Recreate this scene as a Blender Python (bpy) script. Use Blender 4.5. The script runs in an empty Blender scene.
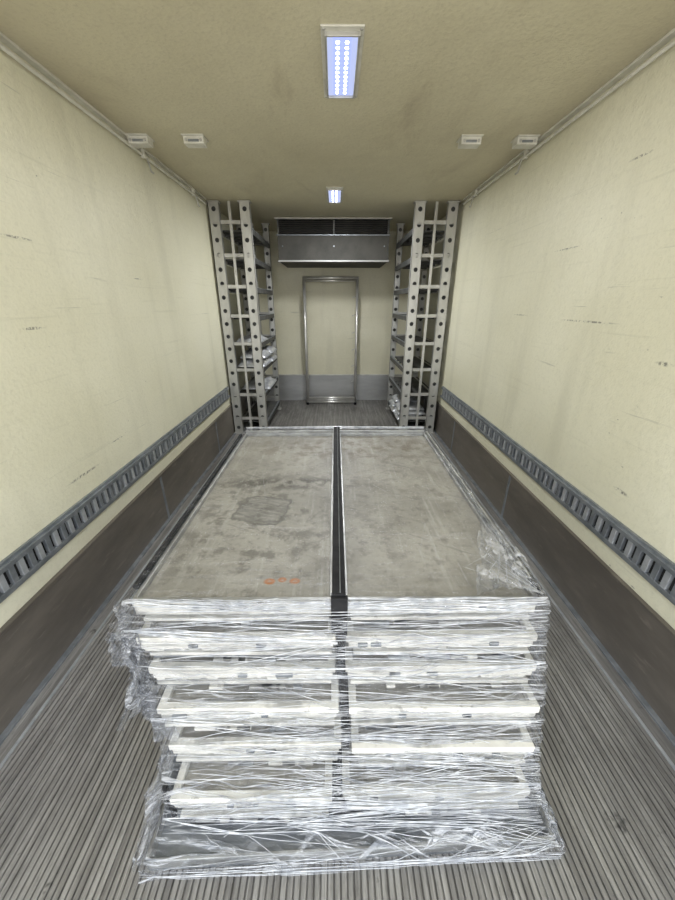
import bpy, bmesh, math, random
from mathutils import Vector, noise
random.seed(7)
scene=bpy.context.scene
XL,XR=-1.16,1.165
Y0,Y1=-0.30,5.24
ZC=2.217
# ------------------------------------------------------------------ node helpers
class NT:
    def __init__(s,name):
        s.m=bpy.data.materials.new(name); s.m.use_nodes=True
        s.t=s.m.node_tree; s.t.nodes.clear()
        s.out=s.t.nodes.new('ShaderNodeOutputMaterial')
        s.geo=s.t.nodes.new('ShaderNodeNewGeometry')
        s.pos=s.geo.outputs['Position']
    def n(s,ty,**k):
        nd=s.t.nodes.new(ty)
        for a,b in k.items(): setattr(nd,a,b)
        return nd
    def l(s,a,b): s.t.links.new(a,b)
    def put(s,sock,v):
        if isinstance(v,bpy.types.NodeSocket): s.l(v,sock)
        else: sock.default_value=v
    def math(s,op,a,b=0.0,c=None,clamp=False):
        nd=s.n('ShaderNodeMath',operation=op); nd.use_clamp=clamp
        s.put(nd.inputs[0],a); s.put(nd.inputs[1],b)
        if c is not None: s.put(nd.inputs[2],c)
        return nd.outputs[0]
    def mapping(s,scale=(1,1,1),rot=(0,0,0),loc=(0,0,0),src=None):
        nd=s.n('ShaderNodeMapping'); s.l(src or s.pos,nd.inputs[0])
        nd.inputs['Scale'].default_value=scale; nd.inputs['Rotation'].default_value=rot; nd.inputs['Location'].default_value=loc
        return nd.outputs[0]
    def noise(s,scale=(1,1,1),detail=4,rough=.55,rot=(0,0,0),dist=0,loc=(0,0,0),src=None):
        v=src
        if rot!=(0,0,0): v=s.mapping((1,1,1),rot,(0,0,0),src)
        nd=s.n('ShaderNodeTexNoise'); s.l(s.mapping(scale,(0,0,0),loc,v),nd.inputs['Vector'])
        nd.inputs['Scale'].default_value=1; nd.inputs['Detail'].default_value=detail
        nd.inputs['Roughness'].default_value=rough; nd.inputs['Distortion'].default_value=dist
        return nd.outputs['Fac']
    def ramp(s,f,stops):
        nd=s.n('ShaderNodeMapRange'); nd.interpolation_type='SMOOTHSTEP'
        s.put(nd.inputs['Value'],f)
        nd.inputs['From Min'].default_value=stops[0]; nd.inputs['From Max'].default_value=stops[1]
        nd.inputs['To Min'].default_value=stops[2]; nd.inputs['To Max'].default_value=stops[3]
        return nd.outputs[0]
    def mix(s,f,a,b,mode='MIX'):
        nd=s.n('ShaderNodeMix',data_type='RGBA',blend_type=mode)
        s.put(nd.inputs['Factor'],f)
        for i,v in ((6,a),(7,b)):
            if isinstance(v,tuple): nd.inputs[i].default_value=(v[0],v[1],v[2],1)
            else: s.l(v,nd.inputs[i])
        return nd.outputs[2]
    def blob(s,c,sz,src=None,soft=.3):
        a=s.n('ShaderNodeVectorMath',operation='SUBTRACT'); s.l(src or s.pos,a.inputs[0]); a.inputs[1].default_value=c
        b=s.n('ShaderNodeVectorMath',operation='MULTIPLY'); s.l(a.outputs[0],b.inputs[0]); b.inputs[1].default_value=tuple(0 if q==0 else 1/q for q in sz)
        d=s.n('ShaderNodeVectorMath',operation='LENGTH'); s.l(b.outputs[0],d.inputs[0])
        return s.ramp(d.outputs['Value'],(1-soft,1+soft,1,0))
    def pbr(s,col,rough=.5,metal=0,bump=None,bs=.3,bd=.01,spec=.5):
        p=s.n('ShaderNodeBsdfPrincipled')
        if isinstance(col,tuple): p.inputs['Base Color'].default_value=(*col,1)
        else: s.l(col,p.inputs['Base Color'])
        s.put(p.inputs['Roughness'],rough); s.put(p.inputs['Metallic'],metal)
        p.inputs['Specular IOR Level'].default_value=spec
        if bump is not None:
            b=s.n('ShaderNodeBump'); b.inputs['Strength'].default_value=bs; b.inputs['Distance'].default_value=bd
            s.l(bump,b.inputs['Height']); s.l(b.outputs[0],p.inputs['Normal'])
        return p.outputs[0]
    def done(s,sh): s.l(sh,s.out.inputs[0]); return s.m

def simple(name,c1,c2,rough=.5,metal=0,scale=8,stretch=(1,1,1),bump=.1,spec=.5):
    m=NT(name); f=m.noise(tuple(scale*q for q in stretch),5,.6)
    f2=m.ramp(f,(.3,.7,0,1))
    return m.done(m.pbr(m.mix(f2,c1,c2),rough,metal,f,bump,.004,spec))

# ------------------------------------------------------------------ materials
def wall_mat(name,marks,base,dirty,dens=0.0):
    m=NT(name)
    big=m.ramp(m.noise((.9,.9,1.3),3,.5),(.3,.7,0,1))
    c=m.mix(big,base,dirty)
    a=m.noise((2.2,2.2,60),3,.6,dist=.3); b=m.noise((1.3,1.3,2.0),2,.5,loc=(5,2,7))
    sc=m.math('MULTIPLY',m.ramp(a,(.665,.74,0,1)),m.ramp(b,(.5,.62,0,1)))
    c=m.mix(m.math('MULTIPLY',sc,.4),c,(.20,.20,.17))
    fr=m.ramp(m.noise((1.0,1.0,45),4,.7,loc=(2,9,4)),(.57,.75,0,.25))
    c=m.mix(fr,c,(.42,.41,.30))
    sp=m.ramp(m.noise((38,38,60),2,.5),(.74,.79,0,1))
    sp=m.math('MULTIPLY',sp,m.ramp(b,(.42,.55,0,1)))
    c=m.mix(m.math('MULTIPLY',sp,.6),c,(.14,.14,.12))
    v=m.ramp(m.noise((5,5,.5),3,.6,loc=(3,3,3)),(.48,.8,0,.38))
    c=m.mix(v,c,tuple(q*.72 for q in dirty))
    wob=m.noise((60,60,60),3,.7)
    tot=None
    for (cy,cz,ly,lz) in marks:
        k=m.blob((0,cy,cz),(0,ly,lz),soft=.5)
        tot=k if tot is None else m.math('MAXIMUM',tot,k)
    if tot is not None:
        tot=m.math('MULTIPLY',tot,m.ramp(wob,(.42,.58,0,.75)))
        c=m.mix(tot,c,(.07,.07,.065))
    h=m.noise((70,70,70),4,.7); h2=m.noise((14,14,14),3,.6)
    hh=m.math('ADD',m.math('MULTIPLY',h,.5),h2)
    c=m.mix(m.ramp(h,(.45,.75,0,.25)),c,tuple(q*.7 for q in dirty))
    return m.done(m.pbr(c,.45,0,hh,.5,.008,.4))
CREAM=(.75,.728,.575); CREAMD=(.675,.65,.49)
M_wl=wall_mat('cream_wall_paint_left',[(1.43,1.28,.05,.005),(1.49,1.59,.06,.004),(1.455,.64,.09,.006),(2.3,1.5,.04,.003),(1.75,.70,.05,.003)],CREAM,CREAMD)
M_wr=wall_mat('cream_wall_paint_right',[(1.72,1.29,.16,.004),(1.25,.66,.04,.007),(1.65,1.885,.05,.004),(1.25,1.17,.03,.007),(2.35,1.3,.07,.003),(2.0,1.62,.09,.003)],CREAM,CREAMD)
M_wb=wall_mat('cream_wall_paint_front',[],(.72,.69,.53),(.60,.57,.42))
def ceil_mat():
    m=NT('ceiling_paint')
    big=m.ramp(m.noise((1.1,.8,1),4,.6),(.3,.72,0,1))
    c=m.mix(big,(.63,.59,.43),(.53,.49,.345))
    x=m.ramp(m.noise((2.5,.7,1),5,.65,loc=(2,8,1),dist=.6),(.54,.7,0,.45))
    c=m.mix(x,c,(.35,.30,.20))
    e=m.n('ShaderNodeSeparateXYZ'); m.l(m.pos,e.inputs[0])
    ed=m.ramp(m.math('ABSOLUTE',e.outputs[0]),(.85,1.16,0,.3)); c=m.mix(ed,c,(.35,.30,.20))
    h=m.noise((70,70,70),4,.7); h2=m.noise((10,10,10),3,.6)
    c=m.mix(m.ramp(h,(.45,.75,0,.3)),c,(.33,.29,.20))
    return m.done(m.pbr(c,.48,0,m.math('ADD',m.math('MULTIPLY',h,.5),h2),.5,.008,.4))
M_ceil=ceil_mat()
def floor_mat():
    m=NT('ribbed_metal_floor')
    a=m.noise((45,1.6,8),5,.65); b=m.noise((2.2,1.0,1),5,.6,loc=(4,1,1))
    c=m.mix(m.ramp(a,(.32,.7,0,1)),(.18,.172,.162),(.38,.368,.345))
    c=m.mix(m.ramp(b,(.42,.66,0,.55)),c,(.115,.108,.10))
    d=m.ramp(m.noise((9,9,9),4,.7,loc=(9,9,9)),(.64,.73,0,.9)); c=m.mix(d,c,(.03,.03,.03))
    w=m.ramp(m.noise((90,3,8),3,.6,loc=(1,7,1)),(.6,.75,0,.55)); c=m.mix(w,c,(.60,.585,.55))
    f=m.ramp(m.noise((120,25,8),4,.7),(.45,.8,0,.5)); c=m.mix(f,c,(.07,.066,.06))
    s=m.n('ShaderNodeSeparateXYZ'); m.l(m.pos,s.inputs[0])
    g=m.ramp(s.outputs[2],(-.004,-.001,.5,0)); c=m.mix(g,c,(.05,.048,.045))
    return m.done(m.pbr(c,m.ramp(b,(.3,.7,.33,.55)),.3,a,.2,.003))
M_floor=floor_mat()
def kick_mat(name,c1,c2,metal=.35):
    m=NT(name)
    a=m.noise((1.4,1.4,5),5,.65); b=m.noise((6,6,30),4,.6)
    c=m.mix(m.ramp(a,(.35,.65,0,1)),c1,c2)
    c=m.mix(m.ramp(b,(.6,.72,0,.3)),c,(.35,.31,.26))
    return m.done(m.pbr(c,.36,metal,b,.15,.003))
M_kick=kick_mat('brown_grey_kick_plate',(.135,.12,.102),(.20,.178,.15))
M_kickb=kick_mat('front_kick_plate',(.42,.42,.41),(.34,.34,.33),.5)
M_rail=simple('galvanised_rail',(.20,.22,.235),(.32,.34,.36),.42,.6,14)
M_railside=simple('galvanised_rail_bars',(.36,.38,.40),(.52,.54,.55),.38,.5,14)
M_dark=simple('dark_recess',(.012,.012,.013),(.03,.03,.03),.7,0,10,spec=.2)
M_steel=simple('rack_steel',(.56,.555,.52),(.40,.395,.365),.42,.5,7,(1,1,.3))
M_stain=simple('stainless_tube',(.80,.79,.76),(.65,.64,.61),.28,.7,9)
M_shelf=simple('shelf_dark',(.05,.052,.05),(.11,.11,.102),.55,.1,9,spec=.3)
M_black=simple('black_rubber',(.008,.008,.009),(.022,.022,.023),.6,0,20,spec=.15)
M_white=simple('white_plastic',(.70,.69,.62),(.55,.54,.47),.45,0,12)
M_unit=simple('unit_grey',(.055,.054,.048),(.085,.082,.072),.6,0,4,spec=.2)
M_alu=simple('tray_metal_side',(.50,.50,.48),(.30,.30,.29),.38,.6,16,(1,1,2))
M_silver=simple('silver_bag_foil',(.72,.73,.75),(.46,.48,.51),.3,.5,14,(1,1,1),.6)
def tray_mat():
    m=NT('cream_tray_plastic')
    a=m.noise((9,9,14),5,.6); b=m.noise((6,6,60),4,.65,loc=(2,2,2)); d=m.noise((30,30,30),4,.7,loc=(8,2,2))
    c=m.mix(m.ramp(a,(.35,.7,0,1)),(.79,.77,.70),(.62,.60,.54))
    c=m.mix(m.ramp(b,(.52,.66,0,.65)),c,(.26,.255,.24))
    c=m.mix(m.ramp(d,(.58,.7,0,.6)),c,(.25,.23,.20))
    return m.done(m.pbr(c,.42,.1,a,.3,.004))
M_tray=tray_mat()
def traytop_mat():
    m=NT('tray_base_worn')
    a=m.noise((5,4,5),6,.65); f=m.noise((60,60,60),4,.7)
    c=m.mix(m.ramp(a,(.35,.68,0,1)),(.37,.35,.30),(.255,.24,.20))
    c=m.mix(m.ramp(f,(.52,.70,0,.6)),c,(.17,.158,.135))
    st=m.ramp(m.noise((40,2,1),4,.7,loc=(5,5,5)),(.52,.72,0,.42)); c=m.mix(st,c,(.52,.50,.46))
    sx=m.ramp(m.noise((3,60,1),4,.7,rot=(0,0,.5),loc=(1,5,5)),(.60,.72,0,.55)); c=m.mix(sx,c,(.12,.115,.10))
    wob=m.noise((14,14,14),4,.7); s=m.n('ShaderNodeSeparateXYZ')
    # irregular torn-label residue on the left tray
    pr=m.mapping((1,1,1),(0,0,math.radians(14)),(0,0,0))
    c14,s14=math.cos(math.radians(14)),math.sin(math.radians(14))
    px,py=-.275,1.13; qx,qy=px*c14-py*s14,px*s14+py*c14
    m.l(pr,s.inputs[0])
    wn=m.math('MULTIPLY',m.math('SUBTRACT',m.noise((22,22,1),3,.6),.5),.07)
    ax=m.math('ADD',m.math('ABSOLUTE',m.math('SUBTRACT',s.outputs[0],qx)),wn)
    ay=m.math('ADD',m.math('ABSOLUTE',m.math('SUBTRACT',s.outputs[1],qy)),wn)
    k=m.math('MULTIPLY',m.ramp(ax,(.088,.100,1,0)),m.ramp(ay,(.085,.097,1,0)))
    ki=m.math('MULTIPLY',m.ramp(ax,(.078,.088,1,0)),m.ramp(ay,(.075,.085,1,0)))
    edge=m.math('SUBTRACT',k,ki,clamp=True)
    g=m.ramp(m.noise((14,90,1),3,.6,src=pr),(.35,.6,.2,.75))
    c=m.mix(m.math('MULTIPLY',ki,g),c,(.15,.145,.13))
    c=m.mix(m.math('MULTIPLY',edge,.75),c,(.09,.085,.075))
    k=m.blob((-.20,1.34,0),(.28,.045,0),soft=.6)
    c=m.mix(m.math('MULTIPLY',k,m.ramp(wob,(.40,.55,0,.95))),c,(.07,.06,.045))
    k=m.blob((-.27,1.05,0),(.3,.45,0),soft=.6)
    c=m.mix(m.math('MULTIPLY',k,m.ramp(wob,(.48,.62,0,.7))),c,(.12,.11,.09))
    k=m.blob((.27,1.2,0),(.28,.6,0),soft=.6)
    c=m.mix(m.math('MULTIPLY',k,m.ramp(wob,(.50,.66,0,.55))),c,(.14,.13,.11))
    k=m.blob((0.05,1.75,0),(.5,.16,0),soft=.6)
    c=m.mix(m.math('MULTIPLY',k,m.ramp(wob,(.44,.6,0,.75))),c,(.16,.13,.09))
    for q,yy,rr in ((-.185,.762,.015),(-.150,.768,.012),(-.115,.763,.014)):
        o=m.blob((q,yy,0),(rr,rr*.75,0),soft=.35); i=m.blob((q,yy,0),(rr*.45,rr*.35,0),soft=.5)
        r=m.math('MULTIPLY',o,m.math('SUBTRACT',1,m.math('MULTIPLY',i,.45)))
        c=m.mix(m.math('MULTIPLY',r,m.ramp(f,(.3,.5,.5,1))),c,(.40,.14,.03))
    return m.done(m.pbr(c,.5,0,f,.3,.003))
M_ttop=traytop_mat()
def film_mat(name,base,amp,scl=1.0,direction=True):
    m=NT(name)
    s=m.n('ShaderNodeSeparateXYZ'); m.l(m.pos,s.inputs[0])
    cb=m.n('ShaderNodeCombineXYZ')
    m.l(m.math('ADD',s.outputs[0],s.outputs[1]) if direction else s.outputs[0],cb.inputs[0])
    m.l(s.outputs[2] if direction else s.outputs[1],cb.inputs[1])
    v=cb.outputs[0]
    n1=m.noise((3*scl,110*scl,1),4,.6,rot=(0,0,math.radians(5)),src=v,dist=.2)
    n2=m.noise((3*scl,90*scl,1),4,.6,rot=(0,0,math.radians(-9)),src=v,loc=(3,5,0))
    n3=m.noise((2.2*scl,200*scl,1),3,.6,rot=(0,0,math.radians(1)),src=v,loc=(7,1,0))
    n4=m.noise((4*scl,120*scl,1),3,.6,rot=(0,0,math.radians(19)),src=v,loc=(1,1,0))
    big=m.noise((3,9,1),3,.5,src=v,loc=(4,4,0))
    mx=m.math('MAXIMUM',m.math('MAXIMUM',m.ramp(n1,(.53,.64,0,1)),m.ramp(n2,(.55,.66,0,1))),m.math('MAXIMUM',m.ramp(n3,(.54,.64,0,.9)),m.ramp(n4,(.60,.68,0,.8))))
    bf=m.ramp(big,(.38,.6,.30,1))
    low=m.ramp(s.outputs[2],(.12,.35,1.35,1)) if direction else 1.0
    fac=m.math('ADD',m.math('MULTIPLY',m.math('MULTIPLY',m.math('MULTIPLY',mx,bf),amp),low),base,clamp=True)
    hh=m.math('ADD',n1,m.math('ADD',n2,m.math('ADD',n3,n4)))
    col=m.mix(m.ramp(m.noise((4,140,1),3,.6,rot=(0,0,math.radians(-3)),src=v,loc=(9,9,0)),(.42,.66,0,1)),(.82,.83,.85),(.28,.30,.33))  # dark grey streaks put the reflection of dark surroundings into the film colour
    p=m.pbr(col,.14,.2,hh,1,.016,.8)
    tr=m.n('ShaderNodeBsdfTransparent'); tr.inputs[0].default_value=(.95,.955,.965,1)
    mx2=m.n('ShaderNodeMixShader'); m.l(fac,mx2.inputs[0]); m.l(tr.outputs[0],mx2.inputs[1]); m.l(p,mx2.inputs[2])
    return m.done(mx2.outputs[0])
M_film=film_mat('stretch_film',.08,.64)
M_filmtop=film_mat('stretch_film_clear',.02,.10,.4,False)
M_filmloose=film_mat('stretch_film_loose',.16,.46,.8)
M_strand=simple('film_strand_highlight',(.82,.83,.84),(.42,.44,.47),.18,.15,30)  # pale film strands that double as painted highlights on the wrap
def emis(name,col,st):
    m=NT(name); e=m.n('ShaderNodeEmission'); e.inputs[0].default_value=(*col,1); e.inputs[1].default_value=st
    return m.done(e.outputs[0])
M_led=emis('led_diode',(.85,.92,1),14)
M_lens=emis('led_lens',(.58,.66,1.0),.95)
M_strip=emis('led_strip_board',(.42,.50,1.0),1.2)

# ------------------------------------------------------------------ mesh helpers
class MB:
    def __init__(s): s.v=[]; s.f=[]; s.mi=[]; s.mats=[]
    def mat(s,m):
        if m not in s.mats: s.mats.append(m)
        return s.mats.index(m)
    def box(s,x0,x1,y0,y1,z0,z1,m):
        b=len(s.v); k=s.mat(m)
        s.v+=[(x0,y0,z0),(x1,y0,z0),(x1,y1,z0),(x0,y1,z0),(x0,y0,z1),(x1,y0,z1),(x1,y1,z1),(x0,y1,z1)]
        for f in ((0,3,2,1),(4,5,6,7),(0,1,5,4),(1,2,6,5),(2,3,7,6),(3,0,4,7)):
            s.f.append(tuple(b+i for i in f)); s.mi.append(k)
    def tube(s,a,b,r,m,n=12):
        a=Vector(a);b=Vector(b);d=(b-a).normalized()
        u=d.orthogonal().normalized(); w=d.cross(u); o=len(s.v); k=s.mat(m)
        for p in (a,b):
            for i in range(n):
                t=2*math.pi*i/n; s.v.append(tuple(p+u*r*math.cos(t)+w*r*math.sin(t)))
        for i in range(n):
            j=(i+1)%n; s.f.append((o+i,o+j,o+n+j,o+n+i)); s.mi.append(k)
        s.f.append(tuple(o+i for i in range(n))[::-1]); s.mi.append(k)
        s.f.append(tuple(o+n+i for i in range(n))); s.mi.append(k)
    def perf(s,x0,x1,z0,z1,y,th,pitch,r,m):
        n=max(1,round((z1-z0)/pitch)); ph=(z1-z0)/n; w=x1-x0; k=s.mat(m); N=16
        for i in range(n):
            cz=z0+ph*(i+.5); cx=(x0+x1)/2
            sq=[];ci=[]
            for q in range(N):
                t=2*math.pi*(q+.5)/N; c,sn=math.cos(t),math.sin(t)
                mm=max(abs(c),abs(sn))
                sq.append((cx+c/mm*w/2,cz+sn/mm*ph/2)); ci.append((cx+c*r,cz+sn*r))
            o=len(s.v)
            for yy in (y,y+th):
                s.v+=[(a,yy,b) for a,b in sq]; s.v+=[(a,yy,b) for a,b in ci]
            for q in range(N):
                p=(q+1)%N
                s.f.append((o+q,o+p,o+N+p,o+N+q)); s.mi.append(k)
                s.f.append((o+2*N+q,o+3*N+q,o+3*N+p,o+2*N+p)); s.mi.append(k)
                s.f.append((o+N+q,o+N+p,o+3*N+p,o+3*N+q)); s.mi.append(k)
            for (sx,sz,q0) in ((1,1,1),(-1,1,5),(-1,-1,9),(1,-1,13)):
                co=(cx+sx*w/2,cz+sz*ph/2)
                o2=len(s.v); s.v+=[(co[0],y,co[1]),(co[0],y+th,co[1])]
                s.f.append((o+q0,o2,o+q0+1)); s.mi.append(k)
                s.f.append((o+2*N+q0,o+2*N+q0+1,o2+1)); s.mi.append(k)
    def obj(s,name,bevel=0,smooth=False,parent=None):
        me=bpy.data.meshes.new(name); me.from_pydata(s.v,[],s.f)
        for m in s.mats: me.materials.append(m)
        me.polygons.foreach_set('material_index',s.mi)
        if smooth: me.polygons.foreach_set('use_smooth',[True]*len(me.polygons))
        me.update()
        o=bpy.data.objects.new(name,me); scene.collection.objects.link(o)
        if bevel:
            b=o.modifiers.new('bevel','BEVEL'); b.width=bevel; b.segments=2; b.limit_method='ANGLE'
        if parent: o.parent=parent
        return o
def empty(name):
    e=bpy.data.objects.new(name,None); scene.collection.objects.link(e); return e

# ------------------------------------------------------------------ shell
b=MB(); b.box(XL-.08,XL,Y0,Y1,0,ZC,M_wl); b.obj('wall_left')
b=MB(); b.box(XR,XR+.08,Y0,Y1,0,ZC,M_wr); b.obj('wall_right')
b=MB(); b.box(XL-.08,XR+.08,Y1,Y1+.08,0,ZC,M_wb); b.obj('wall_back')
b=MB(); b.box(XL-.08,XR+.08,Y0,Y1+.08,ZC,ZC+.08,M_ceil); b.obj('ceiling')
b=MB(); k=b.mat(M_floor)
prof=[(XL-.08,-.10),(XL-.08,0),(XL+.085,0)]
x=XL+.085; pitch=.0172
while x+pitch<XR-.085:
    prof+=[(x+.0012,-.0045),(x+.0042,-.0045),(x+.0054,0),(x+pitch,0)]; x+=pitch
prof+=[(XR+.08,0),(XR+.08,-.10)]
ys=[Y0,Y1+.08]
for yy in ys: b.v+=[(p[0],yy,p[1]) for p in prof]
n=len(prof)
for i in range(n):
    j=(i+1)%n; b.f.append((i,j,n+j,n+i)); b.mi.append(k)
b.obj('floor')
def kick(name,xw,s):
    b=MB()
    joints=[Y0,.62,2.05,3.2,4.4,Y1]
    for i in range(len(joints)-1):
        a,c=joints[i],joints[i+1]
        b.box(min(xw,xw+s*.014),max(xw,xw+s*.014),a+.002,c-.002,.0,.33,M_kick)
        if c<Y1: b.box(min(xw,xw+s*.017),max(xw,xw+s*.017),c-.012,c+.012,.0,.33,M_rail)
    b.box(min(xw,xw+s*.02),max(xw,xw+s*.02),Y0,Y1,.322,.335,M_kick)
    b.box(min(xw,xw+s*.035),max(xw,xw+s*.035),Y0,Y1,0,.010,M_rail)
    return b.obj(name,.002)
kick('baseboard_left',XL,1); kick('baseboard_right',XR,-1)
b=MB(); b.box(XL+.05,XR-.05,Y1-.015,Y1,0,.38,M_kickb); b.box(XL+.05,XR-.05,Y1-.02,Y1,.375,.39,M_steel); b.obj('baseboard_back',.002)
for o_name,xx,s in (('trim_1',XL,1),('trim_2',XR,-1)):
    b=MB(); q=xx+s*.085
    b.box(q-.005,q+.005,Y0,Y1,-.001,.005,M_railside); b.obj(o_name,.001)
def lash(xw,s):
    b=MB(); z0,z1=.42,.546; YE=3.73
    def X(a,c): return (min(xw+s*a,xw+s*c),max(xw+s*a,xw+s*c))
    b.box(*X(0,.006),Y0,YE,z0+.01,z1-.01,M_dark)
    b.box(*X(0,.022),Y0,YE,z1-.030,z1-.012,M_rail); b.box(*X(0,.022),Y0,YE,z0+.012,z0+.030,M_rail)
    b.box(*X(0,.012),Y0,YE,z1-.014,z1,M_rail); b.box(*X(0,.012),Y0,YE,z0,z0+.014,M_rail)
    y=Y0+.01; i=0
    while y<YE-.04:
        b.box(*X(0,.020),y,y+.022,z0+.028,z1-.028,M_railside if i%2 else M_rail); y+=.042; i+=1
    return b.obj('lashing_rail',.0015)
lash(XL,1); lash(XR,-1)
for xx,s in ((XL,1),(XR,-1)):
    b=MB(); q=xx+s*.024
    b.box(min(xx,xx+s*.03),max(xx,xx+s*.03),Y0,3.7,ZC-.010,ZC,M_white)
    b.tube((q,Y0,ZC-.04),(q,3.7,ZC-.04),.008,M_white)
    for y in (1.02,1.45,2.6,3.4):
        b.box(q-.010,q+.010,y-.010,y+.010,ZC-.052,ZC-.005,M_white)
        b.tube((q+s*.008,y+.03,ZC-.045),(q+s*.02,y+.03,ZC-.11),.005,M_steel)
        b.tube((q+s*.02,y+.03,ZC-.11),(q+s*.02,y+.06,ZC-.11),.005,M_steel)
    b.obj('ceiling_pipe_rail',.002)
for px in (-1.08,-.775,.755,1.065):
    b=MB(); y=2.47
    b.box(px-.06,px+.06,y-.05,y+.05,ZC-.005,ZC,M_white)
    b.box(px-.055,px+.055,y-.035,y+.03,ZC-.038,ZC-.004,M_white)
    b.box(px-.03,px+.03,y-.037,y-.034,ZC-.030,ZC-.018,M_rail)
    for q in (-.04,.04): b.tube((px+q,y-.04,ZC-.022),(px+q,y-.032,ZC-.022),.007,M_steel)
    b.obj('ceiling_bracket',.004)
def clight(cx,y0,y1,w):
    b=MB(); z=ZC
    b.box(cx-w/2,cx+w/2,y0,y1,z-.006,z,M_white)
    wi=w*.36; yi=.03
    b.box(cx-wi-.008,cx-wi,y0+yi-.008,y1-yi+.008,z-.018,z-.005,M_steel); b.box(cx+wi,cx+wi+.008,y0+yi-.008,y1-yi+.008,z-.018,z-.005,M_steel)
    b.box(cx-wi,cx+wi,y0+yi-.008,y0+yi,z-.018,z-.005,M_steel); b.box(cx-wi,cx+wi,y1-yi,y1-yi+.008,z-.018,z-.005,M_steel)
    b.box(cx-wi,cx+wi,y0+yi,y1-yi,z-.010,z-.005,M_lens)
    b.box(cx-wi*.62,cx+wi*.62,y0+yi+.012,y1-yi-.012,z-.013,z-.009,M_strip)
    n=12
    for i in range(n):
        yy=y0+.062+(y1-y0-.124)*i/(n-1)
        for q in (-.11,.11):
            b.tube((cx+q*w,yy,z-.016),(cx+q*w,yy,z-.012),.0065,M_led,10)
    for sx in (-1,1):
        for yy in (y0+.012,y1-.012): b.tube((cx+sx*w*.43,yy,z-.009),(cx+sx*w*.43,yy,z-.005),.006,M_steel)
    b.obj('ceiling_light',.0015)
clight(.028,1.605,2.045,.148); clight(.0,3.36,3.80,.14)
# ------------------------------------------------------------------ racks
def rack(xa,xb,lv):
    e=empty('storage_rack')
    s=1 if xb>xa else -1
    H=ZC-.005
    b=MB()
    for y,fw in ((3.75,.095),(4.72,.07)):
        for base,dr in ((xa,s),(xb,-s)):
            x0,x1=sorted((base,base+dr*fw))
            b.perf(x0,x1,.012,H,y,.004,.125,.020,M_steel)
            for xx in (x0,x1-.004): b.box(xx,xx+.004,y,y+.04,.012,H,M_steel)
            b.box(x0+.002,x1-.002,y+.038,y+.040,.012,H,M_shelf)
            b.box(x0-.012,x1+.012,y-.012,y+.06,0,.012,M_steel)
            b.box(x0-.01,x1+.01,y-.01,y+.055,H-.012,H,M_steel)
        mx=(xa+xb)/2
        b.box(mx-.012,mx+.012,y+.008,y+.028,.0,H,M_steel)
    b.obj('perforated_posts',parent=e)
    b=MB(); x0,x1=sorted((xa,xb))
    z=.16
    while z<2.15:
        b.box(x0+.02,x1-.02,3.765,3.785,z,z+.032,M_steel)
        b.box(x0+.02,x1-.02,4.735,4.755,z,z+.03,M_steel); z+=.268
    b.obj('cross_rungs',.002,parent=e)
    b=MB()
    for z in lv:
        b.box(x0+.06,x1-.01,3.84,4.72,z-.012,z,M_shelf)
        xi=xb-.02 if s>0 else xb
        xo=xa+.04 if s>0 else xa-.06
        b.box(xi,xi+.02,3.80,4.72,z-.040,z+.006,M_shelf)
        b.box(xi,xi+.021,3.80,4.72,z+.004,z+.009,M_rail)
        b.box(xo,xo+.02,3.80,4.72,z-.035,z+.006,M_steel)
        for q in range(1,5):
            yy=3.8+q*.18; b.box(x0+.06,x1-.02,yy,yy+.02,z-.03,z-.012,M_shelf)
    b.obj('shelves',.002,parent=e)
    return e
LV=[.12,.45,.72,.98,1.24,1.5,1.76,2.0]
rack(XL+.022,-.765,LV); rack(1.118,.725,LV)
def bag(name,items):
    k=MB(); mi=k.mat(M_silver)
    for (cx,cy,cz,lx,ly,lz,sd) in items:
        nx,ny=24,18; o=len(k.v)
        for top in (1,0):
            for i in range(nx):
                for j in range(ny):
                    u=i/(nx-1)*2-1; v=j/(ny-1)*2-1
                    e=max(0,(1-abs(u)**3)*(1-abs(v)**3))**.6
                    w=noise.noise(Vector((u*2.5+sd,v*2.5,sd)))*.5+noise.noise(Vector((u*7+sd,v*7,sd)))*.25
                    z=cz+(lz*e*(1+w) if top else 0.0)+lz*.12*(1-e)*top
                    k.v.append((cx+u*lx*(1+.05*w),cy+v*ly*(1+.05*w),z))
        N=nx*ny
        for i in range(nx-1):
            for j in range(ny-1):
                a=o+i*ny+j
                k.f.append((a,a+ny,a+ny+1,a+1)); k.mi.append(mi)
                k.f.append((a+N,a+N+1,a+N+ny+1,a+N+ny)); k.mi.append(mi)
        for i in range(nx-1):
            for j in (0,ny-1):
                a=o+i*ny+j; k.f.append((a,a+N,a+N+ny,a+ny)); k.mi.append(mi)
        for j in range(ny-1):
            for i in (0,nx-1):
                a=o+i*ny+j; k.f.append((a,a+1,a+N+1,a+N)); k.mi.append(mi)
    return k.obj(name,smooth=True)
bag('silver_thermal_bags',[(-.90,4.0,.732,.15,.18,.08,1),(-.885,4.03,.82,.14,.18,.07,5),(-.88,4.38,.732,.15,.17,.09,9),(-.87,4.36,.83,.15,.16,.06,15),(-.90,4.2,.461,.16,.25,.07,3),(-.90,4.0,.99,.14,.16,.05,17)])
bag('silver_thermal_bags',[(.87,3.98,.132,.16,.14,.05,2),(.88,4.0,.185,.16,.14,.05,4),(.87,4.30,.132,.17,.15,.06,6),(.87,4.31,.195,.17,.14,.05,12),(.88,4.31,.25,.15,.13,.05,13),(.87,4.0,.24,.15,.13,.045,14)])
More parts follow.
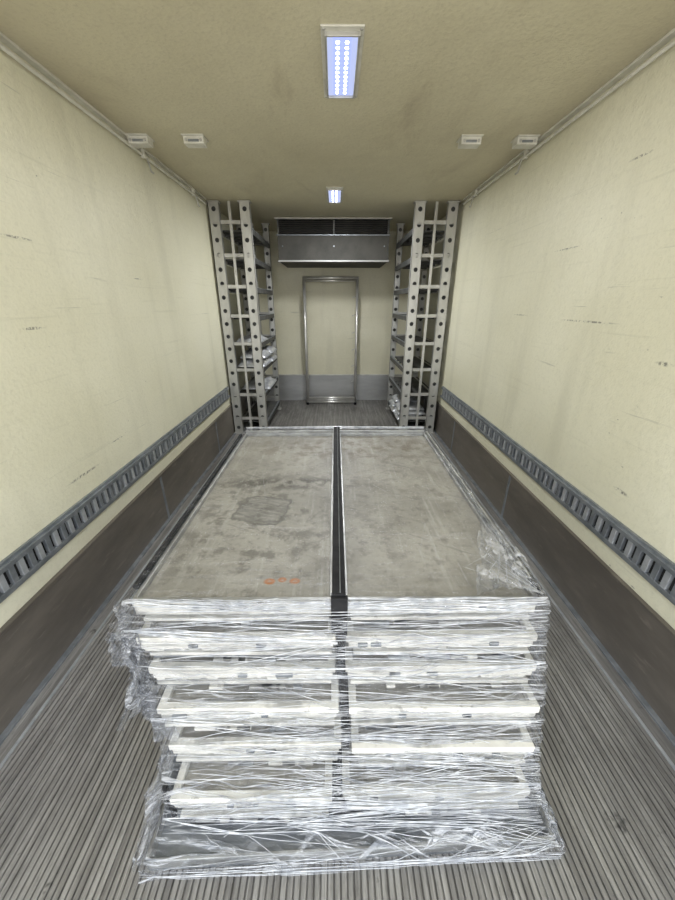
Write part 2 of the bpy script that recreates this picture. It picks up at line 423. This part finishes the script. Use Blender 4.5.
# ------------------------------------------------------------------ refrigeration unit
b=MB(); ux0,ux1=-.63,.60; uy=4.44
b.box(ux0,ux1,uy+.02,Y1,1.80,2.06,M_unit)
b.box(ux0-.01,ux1+.01,uy,uy+.03,1.795,1.812,M_kickb); b.box(ux0-.01,ux1+.01,uy,uy+.03,2.05,2.060,M_rail)
b.box(ux0,ux1,uy+.06,Y1,2.06,ZC,M_dark)
for i in range(7):
    z=2.075+i*.018; b.box(ux0+.01,ux1-.01,uy+.02,uy+.06,z,z+.004,M_unit)
for xx in (ux0,ux1-.02,-.02): b.box(xx,xx+.02,uy+.015,uy+.06,2.06,ZC,M_shelf)
b.box(ux0-.02,ux1+.02,uy,uy+.05,ZC-.012,ZC,M_steel)
for xx in (ux0+.05,-.01,ux1-.05): b.tube((xx,uy+.01,1.95),(xx,uy+.022,1.95),.008,M_rail)
b.obj('refrigeration_unit',.003)
# ------------------------------------------------------------------ pipe frame
b=MB(); r=.016; fx0,fx1=-.40,.29; fy=4.98
for yy in (fy,fy+.11):
    for xx in (fx0,fx1): b.tube((xx,yy,.02),(xx,yy,1.665),r,M_stain)
    for z in ((.04,.10,1.665) if yy==fy else (.04,1.64)): b.tube((fx0-.014,yy,z),(fx1+.014,yy,z),r,M_stain)
for xx in (fx0,fx1):
    for z in (.04,1.655): b.tube((xx,fy,z),(xx,fy+.11,z),.01,M_stain)
    for yy in (fy,fy+.11): b.tube((xx,yy,0),(xx,yy,.035),.02,M_black)
for i in range(6):
    z=.35+i*.22; b.tube((fx1-.016,fy,z),(fx1-.065,fy,z-.02),.005,M_steel)
b.obj('stainless_pipe_frame',smooth=True)

# ------------------------------------------------------------------ tray stack
stack=empty('wrapped_tray_stack')
YB=1.95
layers=[(.060,.180,.500,-.435,.515),(.180,.285,.560,-.45,.53),(.285,.384,.600,-.475,.545),(.384,.480,.630,-.50,.54),(.480,.575,.655,-.515,.53),(.575,.670,.680,-.525,.525)]
def tray(B,x0,x1,y0,y1,z0,z1,top=False):
    i=.020; h=z1-z0; zt=z1-.003; lip=.022; t=.010
    for (a,c,d,e) in ((x0+i,x1-i,y0+i,y0+i+t),(x0+i,x1-i,y1-i-t,y1-i),(x0+i,x0+i+t,y0+i+t,y1-i-t),(x1-i-t,x1-i,y0+i+t,y1-i-t)):
        B.box(a,c,d,e,z0+.012,zt-.02,M_alu)
    R=.011 if top else .02
    for (a,c,d,e) in ((x0,x1,y0,y0+R),(x0,x1,y1-R,y1),(x0,x0+R,y0+R,y1-R),(x1-R,x1,y0+R,y1-R)):
        B.box(a,c,d,e,zt-lip,zt,M_alu if top else M_tray)
    if top:
        B.box(x0+.004,x1-.004,y0-.001,y0+.006,zt-.048,zt-.004,M_tray)
    else:
        B.box(x0+.006,x1-.006,y0+.002,y0+.010,zt-.042,zt-.010,M_tray)
    B.box(x0+.010,x1-.010,y0+.008,y1-.008,zt-.030,zt-.016,M_ttop)
    q=x0+.012
    while q<x1-.03:
        w=random.uniform(.012,.06)
        if random.random()<.62: B.box(q,min(q+w,x1-.01),y0+.003,y0+.010,zt-.042-random.uniform(.003,.010),zt-.040,M_tray)
        q+=w+random.uniform(.003,.015)
    dx=random.uniform(-.006,.010); zz=z0+.018
    B.box(x0+.010+dx,x1-.010,y0+random.uniform(.0,.008),y0+.02,zz,zz+.011,M_tray)
    B.box(x0+.014+dx,x1-.014,y0+.012,y0+.02,zz-.014,zz,M_rail)
    for q in range(6):
        w=random.uniform(.02,.07); xx=random.uniform(x0+.03,x1-.10)
        B.box(xx,xx+w,y0-.001,y0+.012,z0+.002,z0+.012,random.choice((M_rail,M_tray,M_alu)))
    # dark scuffed clips on the rim front
    for q in range(3):
        w=random.uniform(.012,.03); xx=random.uniform(x0+.03,x1-.06)
        B.box(xx,xx+w,y0-.003,y0+.004,zt-.036,zt-.024,M_rail)
for li,(z0,z1,yf,xl,xr) in enumerate(layers):
    b=MB(); mid=.008 if li==5 else random.uniform(-.01,.03)
    j=(0,0) if li==5 else (random.uniform(-.014,.008),random.uniform(-.014,.008))
    w=[0,0] if li in(5,0) else [random.uniform(-.006,.004),random.uniform(-.006,.004)]
    tray(b,xl,mid-.014,yf+j[0],YB-.02+j[0],z0+max(0,w[0]),z1+w[0],li==5)
    tray(b,mid+.014,xr,yf+j[1],YB-.02+j[1],z0+max(0,w[1]),z1+w[1],li==5)
    if li<5: b.box(mid-.010,mid+.010,yf+.03,YB-.03,z0+.01,z1-.01,M_dark)
    b.obj('tray_layer_%d'%(li+1),.002,parent=stack)
b=MB()
b.box(-.009,.025,.664,YB-.01,.60,.702,M_black)
b.box(-.0125,-.009,.672,YB-.01,.655,.700,M_alu)
b.box(.010,.0125,.668,YB-.01,.700,.705,M_rail)
b.box(-.012,.030,.655,.668,.560,.695,M_black)
b.tube((-.532,.72,.672),(-.545,YB-.05,.665),.009,M_black,8)
b.tube((.53,.69,.678),(.540,.88,.668),.010,M_black,8)
b.box(-.54,-.532,.70,YB-.04,.60,.655,M_rail)
b.box(.527,.533,.70,YB-.04,.60,.684,M_alu)
b.box(-.52,.52,YB-.025,YB-.018,.64,.684,M_alu)
b.obj('divider_strip',.002,parent=stack)
b=MB(); bx0,bx1,by0,by1=-.49,.585,.42,1.96
b.box(bx0,bx1,by0,by1,.0,.012,M_rail)
b.box(bx0,bx1,by0,by0+.008,.012,.05,M_alu); b.box(bx0,bx1,by1-.008,by1,.012,.05,M_alu)
b.box(bx0,bx0+.008,by0,by1,.012,.05,M_alu); b.box(bx1-.008,bx1,by0,by1,.012,.05,M_alu)
b.box(-.42,.50,.50,1.90,.012,.058,M_dark)
b.box(-.452,-.440,.50,.512,.05,.205,M_black); b.box(-.452,-.444,.512,1.85,.05,.19,M_rail)
o=b.obj('base_tray',.002,parent=stack)
a=math.radians(1.9); o.rotation_euler[2]=a
o.location=(bx0-(bx0*math.cos(a)-by0*math.sin(a)),by0-(bx0*math.sin(a)+by0*math.cos(a)),0)
# film shell
keys=[(.004,.405,-.505,.598),(.05,.410,-.50,.598),(.072,.462,-.475,.56),(.12,.482,-.455,.54),(.180,.496,-.455,.535),(.24,.54,-.462,.545),(.285,.57,-.475,.555),(.384,.60,-.50,.56),(.48,.630,-.522,.552),(.575,.650,-.54,.545),(.66,.662,-.540,.543),(.69,.675,-.535,.535)]
def prof_at(z):
    for a,c in zip(keys,keys[1:]):
        if z<=c[0]:
            t=max(0,(z-a[0])/(c[0]-a[0])); return [a[i]+(c[i]-a[i])*t for i in (1,2,3)]
    return list(keys[-1][1:])
def skew(x,z): return .036*(x+.5)*max(0,1-z/.16)
def ring_pt(s,z):
    yf,xl,xr=prof_at(z); yb=2.0
    k=int(s)%4; t=s-int(s)
    if k==0: x=xl+(xr-xl)*t; p=(x,yf+skew(x,z)); nn=(0,-1)
    elif k==1: y0=yf+skew(xr,z); p=(xr,y0+(yb-y0)*t); nn=(1,0)
    elif k==2: p=(xr-(xr-xl)*t,yb); nn=(0,1)
    else: p=(xl,yb-(yb-yf)*t); nn=(-1,0)
    return p,nn
k=MB(); mi=k.mat(M_film)
ss=[i/170 for i in range(170)]+[1+i/30 for i in range(30)]+[2+i/20 for i in range(20)]+[3+i/30 for i in range(30)]
NZ=130; zs=[.004+(.682-.004)*i/(NZ-1) for i in range(NZ)]
for z in zs:
    for s in ss:
        (x,y),nn=ring_pt(s,z)
        q=noise.noise(Vector((x*3,y*3+9,z*38+x*6)))*.55+noise.noise(Vector((x*5,y*5,z*75-x*9)))*.45+noise.noise(Vector((x*12,y*5,z*20)))*.7
        d=.005+.013*q
        k.v.append((x+nn[0]*d,y+nn[1]*d,max(.003,z+.006*noise.noise(Vector((x*4,y*4,z*5)))) ))
NS=len(ss)
for i in range(NZ-1):
    for j in range(NS):
        a=i*NS+j; c=i*NS+(j+1)%NS
        k.f.append((a,c,c+NS,a+NS)); k.mi.append(mi)
k.obj('film_sides',smooth=True,parent=stack)
for (fx0_,fx1_) in ((-.535,-.0130),(.0265,.535)):
    k=MB(); mi=k.mat(M_filmtop); nx,ny=40,70
    for j in range(ny):
        for i in range(nx):
            u=i/(nx-1); x=fx0_+(fx1_-fx0_)*u; y=.668+(1.985-.668)*j/(ny-1)
            dd=abs(x-.006)
            z=.694-.016*min(1,dd/.12)+.006*noise.noise(Vector((x*6,y*2.5,1)))+.003*noise.noise(Vector((x*20,y*9,4)))
            if abs(x)>.52: z=.682
            z=max(z,.6725)
            k.v.append((x,y,z))
    for j in range(ny-1):
        for i in range(nx-1):
            a=j*nx+i; k.f.append((a,a+1,a+nx+1,a+nx)); k.mi.append(mi)
    k.obj('film_top',smooth=True,parent=stack)
k=MB(); mi=k.mat(M_strand)
def strand(pts,w):
    o=len(k.v); n=len(pts)
    for i,p in enumerate(pts):
        p=Vector(p); q=Vector(pts[min(i+1,n-1)])-Vector(pts[max(i-1,0)])
        q.normalize(); nrm=Vector((0,-.9,.4)); side=q.cross(nrm)
        if side.length<1e-4: side=Vector((0,0,1))
        side.normalize(); nr=side.cross(q).normalized()
        ww=w*(.4+.6*math.sin(math.pi*(i+.3)/n))
        k.v+=[tuple(p+side*ww),tuple(p+nr*ww*.5),tuple(p-side*ww),tuple(p-nr*ww*.5)]
    for i in range(n-1):
        for c in range(4):
            d=(c+1)%4; k.f.append((o+i*4+c,o+i*4+d,o+i*4+4+d,o+i*4+4+c)); k.mi.append(mi)
def front_strand(t0,z0,t1,z1,w,off=.006):
    pts=[]; n=14
    ph=random.random()*9
    for i in range(n+1):
        f=i/n; t=t0+(t1-t0)*f; z=z0+(z1-z0)*f
        z=max(.006,min(.684,z+.001*math.sin(f*9+ph)))
        yf,xl,xr=prof_at(z); x=xl+(xr-xl)*t; pts.append((x,yf+skew(x,z)-off-.006,z))
    strand(pts,w)
for i in range(400):
    z=random.uniform(.01,.68) if i%3 else random.uniform(.01,.3); t0=random.uniform(0,.85); ln=random.uniform(.08,.6)
    t1=min(1,t0+ln); front_strand(t0,z,t1,z+random.gauss(0,.028),random.uniform(.0003,.0013),random.uniform(-.003,.005))
for (ct,cz) in ((.0,.12),(.0,.60),(1,.20),(.5,.56),(0,.35),(1,.50),(.5,.30),(1.0,.06),(.25,.18),(.7,.16),(.33,.10),(.85,.25)):
    sg=random.choice((-1,1))
    for i in range(12):
        sgn=1 if ct<.3 else (-1 if ct>.8 else sg)
        t1=min(1,max(0,ct+random.uniform(.15,.5)*sgn))
        front_strand(ct,cz+random.uniform(-.004,.004),t1,cz+(i-6)*.010+random.uniform(-.01,.01),random.uniform(.0003,.0012),.002)
for i in range(70):
    t0=random.uniform(0,.85); front_strand(t0,random.uniform(.650,.683),min(1,t0+random.uniform(.1,.4)),random.uniform(.650,.684),random.uniform(.0005,.0016),random.uniform(-.01,.003))
for i in range(14):
    a=random.uniform(.25,.55); strand([(.53,.68,.684),(.36+.14*random.random(),.70+.12*random.random(),.686),(.53,a+.5,.686)],.0008)
for i in range(10):
    sgn=random.choice((-1,1)); x0=sgn*random.uniform(.18,.42); y0=random.uniform(.7,1.8)
    strand([(x0,y0,.690),(x0+random.uniform(-.12,.08),y0+random.uniform(.05,.3),.690)],.0004)
for i in range(14):
    z=random.uniform(.672,.69); strand([(-.53,1.98,z),(0,1.975,z+.006),(.53,1.98,z)],random.uniform(.0006,.0016))
k.obj('film_strand_highlights',smooth=True,parent=stack)
def crumple(name,P,amp,sd,nu=60,nv=60):
    k=MB(); mi=k.mat(M_filmloose)
    for i in range(nu):
        for j in range(nv):
            u=i/(nu-1); v=j/(nv-1)
            a=P[0].lerp(P[1],u); c=P[3].lerp(P[2],u); p=a.lerp(c,v)
            e=noise.noise_vector(Vector((u*3+sd,v*4,sd)))*amp+noise.noise_vector(Vector((u*9+sd,v*9,sd)))*amp*.5+noise.noise_vector(Vector((u*22+sd,v*22,sd)))*amp*.2
            p=p+e; p.z=max(p.z,.006)
            k.v.append(tuple(p))
    for i in range(nu-1):
        for j in range(nv-1):
            a=i*nv+j; k.f.append((a,a+1,a+nv+1,a+nv)); k.mi.append(mi)
    k.obj(name,smooth=True,parent=stack)
V=Vector
crumple('film_loose_side',[V((-.53,.65,.66)),V((-.48,.60,.31)),V((-.545,.66,.29)),V((-.58,.70,.62))],.04,3)
crumple('film_loose_side',[V((-.52,.64,.62)),V((-.49,.60,.38)),V((-.56,.62,.32)),V((-.60,.68,.52))],.05,11)
crumple('film_loose_side',[V((-.51,.64,.47)),V((-.45,.57,.30)),V((-.49,.60,.26)),V((-.58,.68,.42))],.04,21)
crumple('film_skirt',[V((-.455,.49,.22)),V((-.515,.405,.01)),V((-.55,.60,.01)),V((-.47,.75,.2))],.028,5)
crumple('film_skirt',[V((.53,.50,.15)),V((.60,.44,.01)),V((.63,.62,.01)),V((.54,.72,.18))],.026,7)
crumple('film_corner',[V((.36,.685,.690)),V((.54,.68,.69)),V((.555,.95,.685)),V((.49,1.0,.690))],.014,9)
crumple('film_corner',[V((.50,.75,.690)),V((.55,.72,.66)),V((.56,1.5,.66)),V((.51,1.55,.690))],.012,14)
crumple('film_loose_side',[V((.540,.66,.60)),V((.55,.62,.36)),V((.57,.72,.38)),V((.56,.80,.60))],.02,31)

# ------------------------------------------------------------------ world / lights
w=bpy.data.worlds.new('daylight'); scene.world=w; w.use_nodes=True; nt=w.node_tree; nt.nodes.clear()
o=nt.nodes.new('ShaderNodeOutputWorld'); bg=nt.nodes.new('ShaderNodeBackground'); tc=nt.nodes.new('ShaderNodeTexCoord')
sp=nt.nodes.new('ShaderNodeSeparateXYZ'); cr=nt.nodes.new('ShaderNodeValToRGB'); mr=nt.nodes.new('ShaderNodeMapRange')
nt.links.new(tc.outputs['Generated'],sp.inputs[0]); nt.links.new(sp.outputs[2],mr.inputs[0]); mr.inputs[1].default_value=-1
nt.links.new(mr.outputs[0],cr.inputs[0]); nt.links.new(cr.outputs[0],bg.inputs[0]); nt.links.new(bg.outputs[0],o.inputs[0])
e=cr.color_ramp.elements; e[0].position=.46; e[0].color=(.68,.65,.62,1); e[1].position=.54; e[1].color=(.88,.93,1.0,1)
bg.inputs[1].default_value=4.0
def area(x,y,sx,sy,p):
    L=bpy.data.lights.new('led_lamp','AREA'); L.shape='RECTANGLE'; L.size=sx; L.size_y=sy; L.energy=p; L.color=(.95,.97,1)
    ob=bpy.data.objects.new('led_lamp',L); scene.collection.objects.link(ob); ob.location=(x,y,ZC-.022)
area(.028,1.825,.08,.3,9); area(0,3.58,.08,.3,26)
# ------------------------------------------------------------------ camera
cd=bpy.data.cameras.new('camera'); cam=bpy.data.objects.new('camera',cd); scene.collection.objects.link(cam)
cd.sensor_fit='VERTICAL'; cd.sensor_height=24; cd.lens=350/900*24; cd.clip_start=.02
cam.location=(0,0,1.37); cam.rotation_euler=(math.radians(90-22.8),0,math.radians(-.38))
scene.camera=cam
scene.view_settings.view_transform='Standard'
scene.view_settings.exposure=0
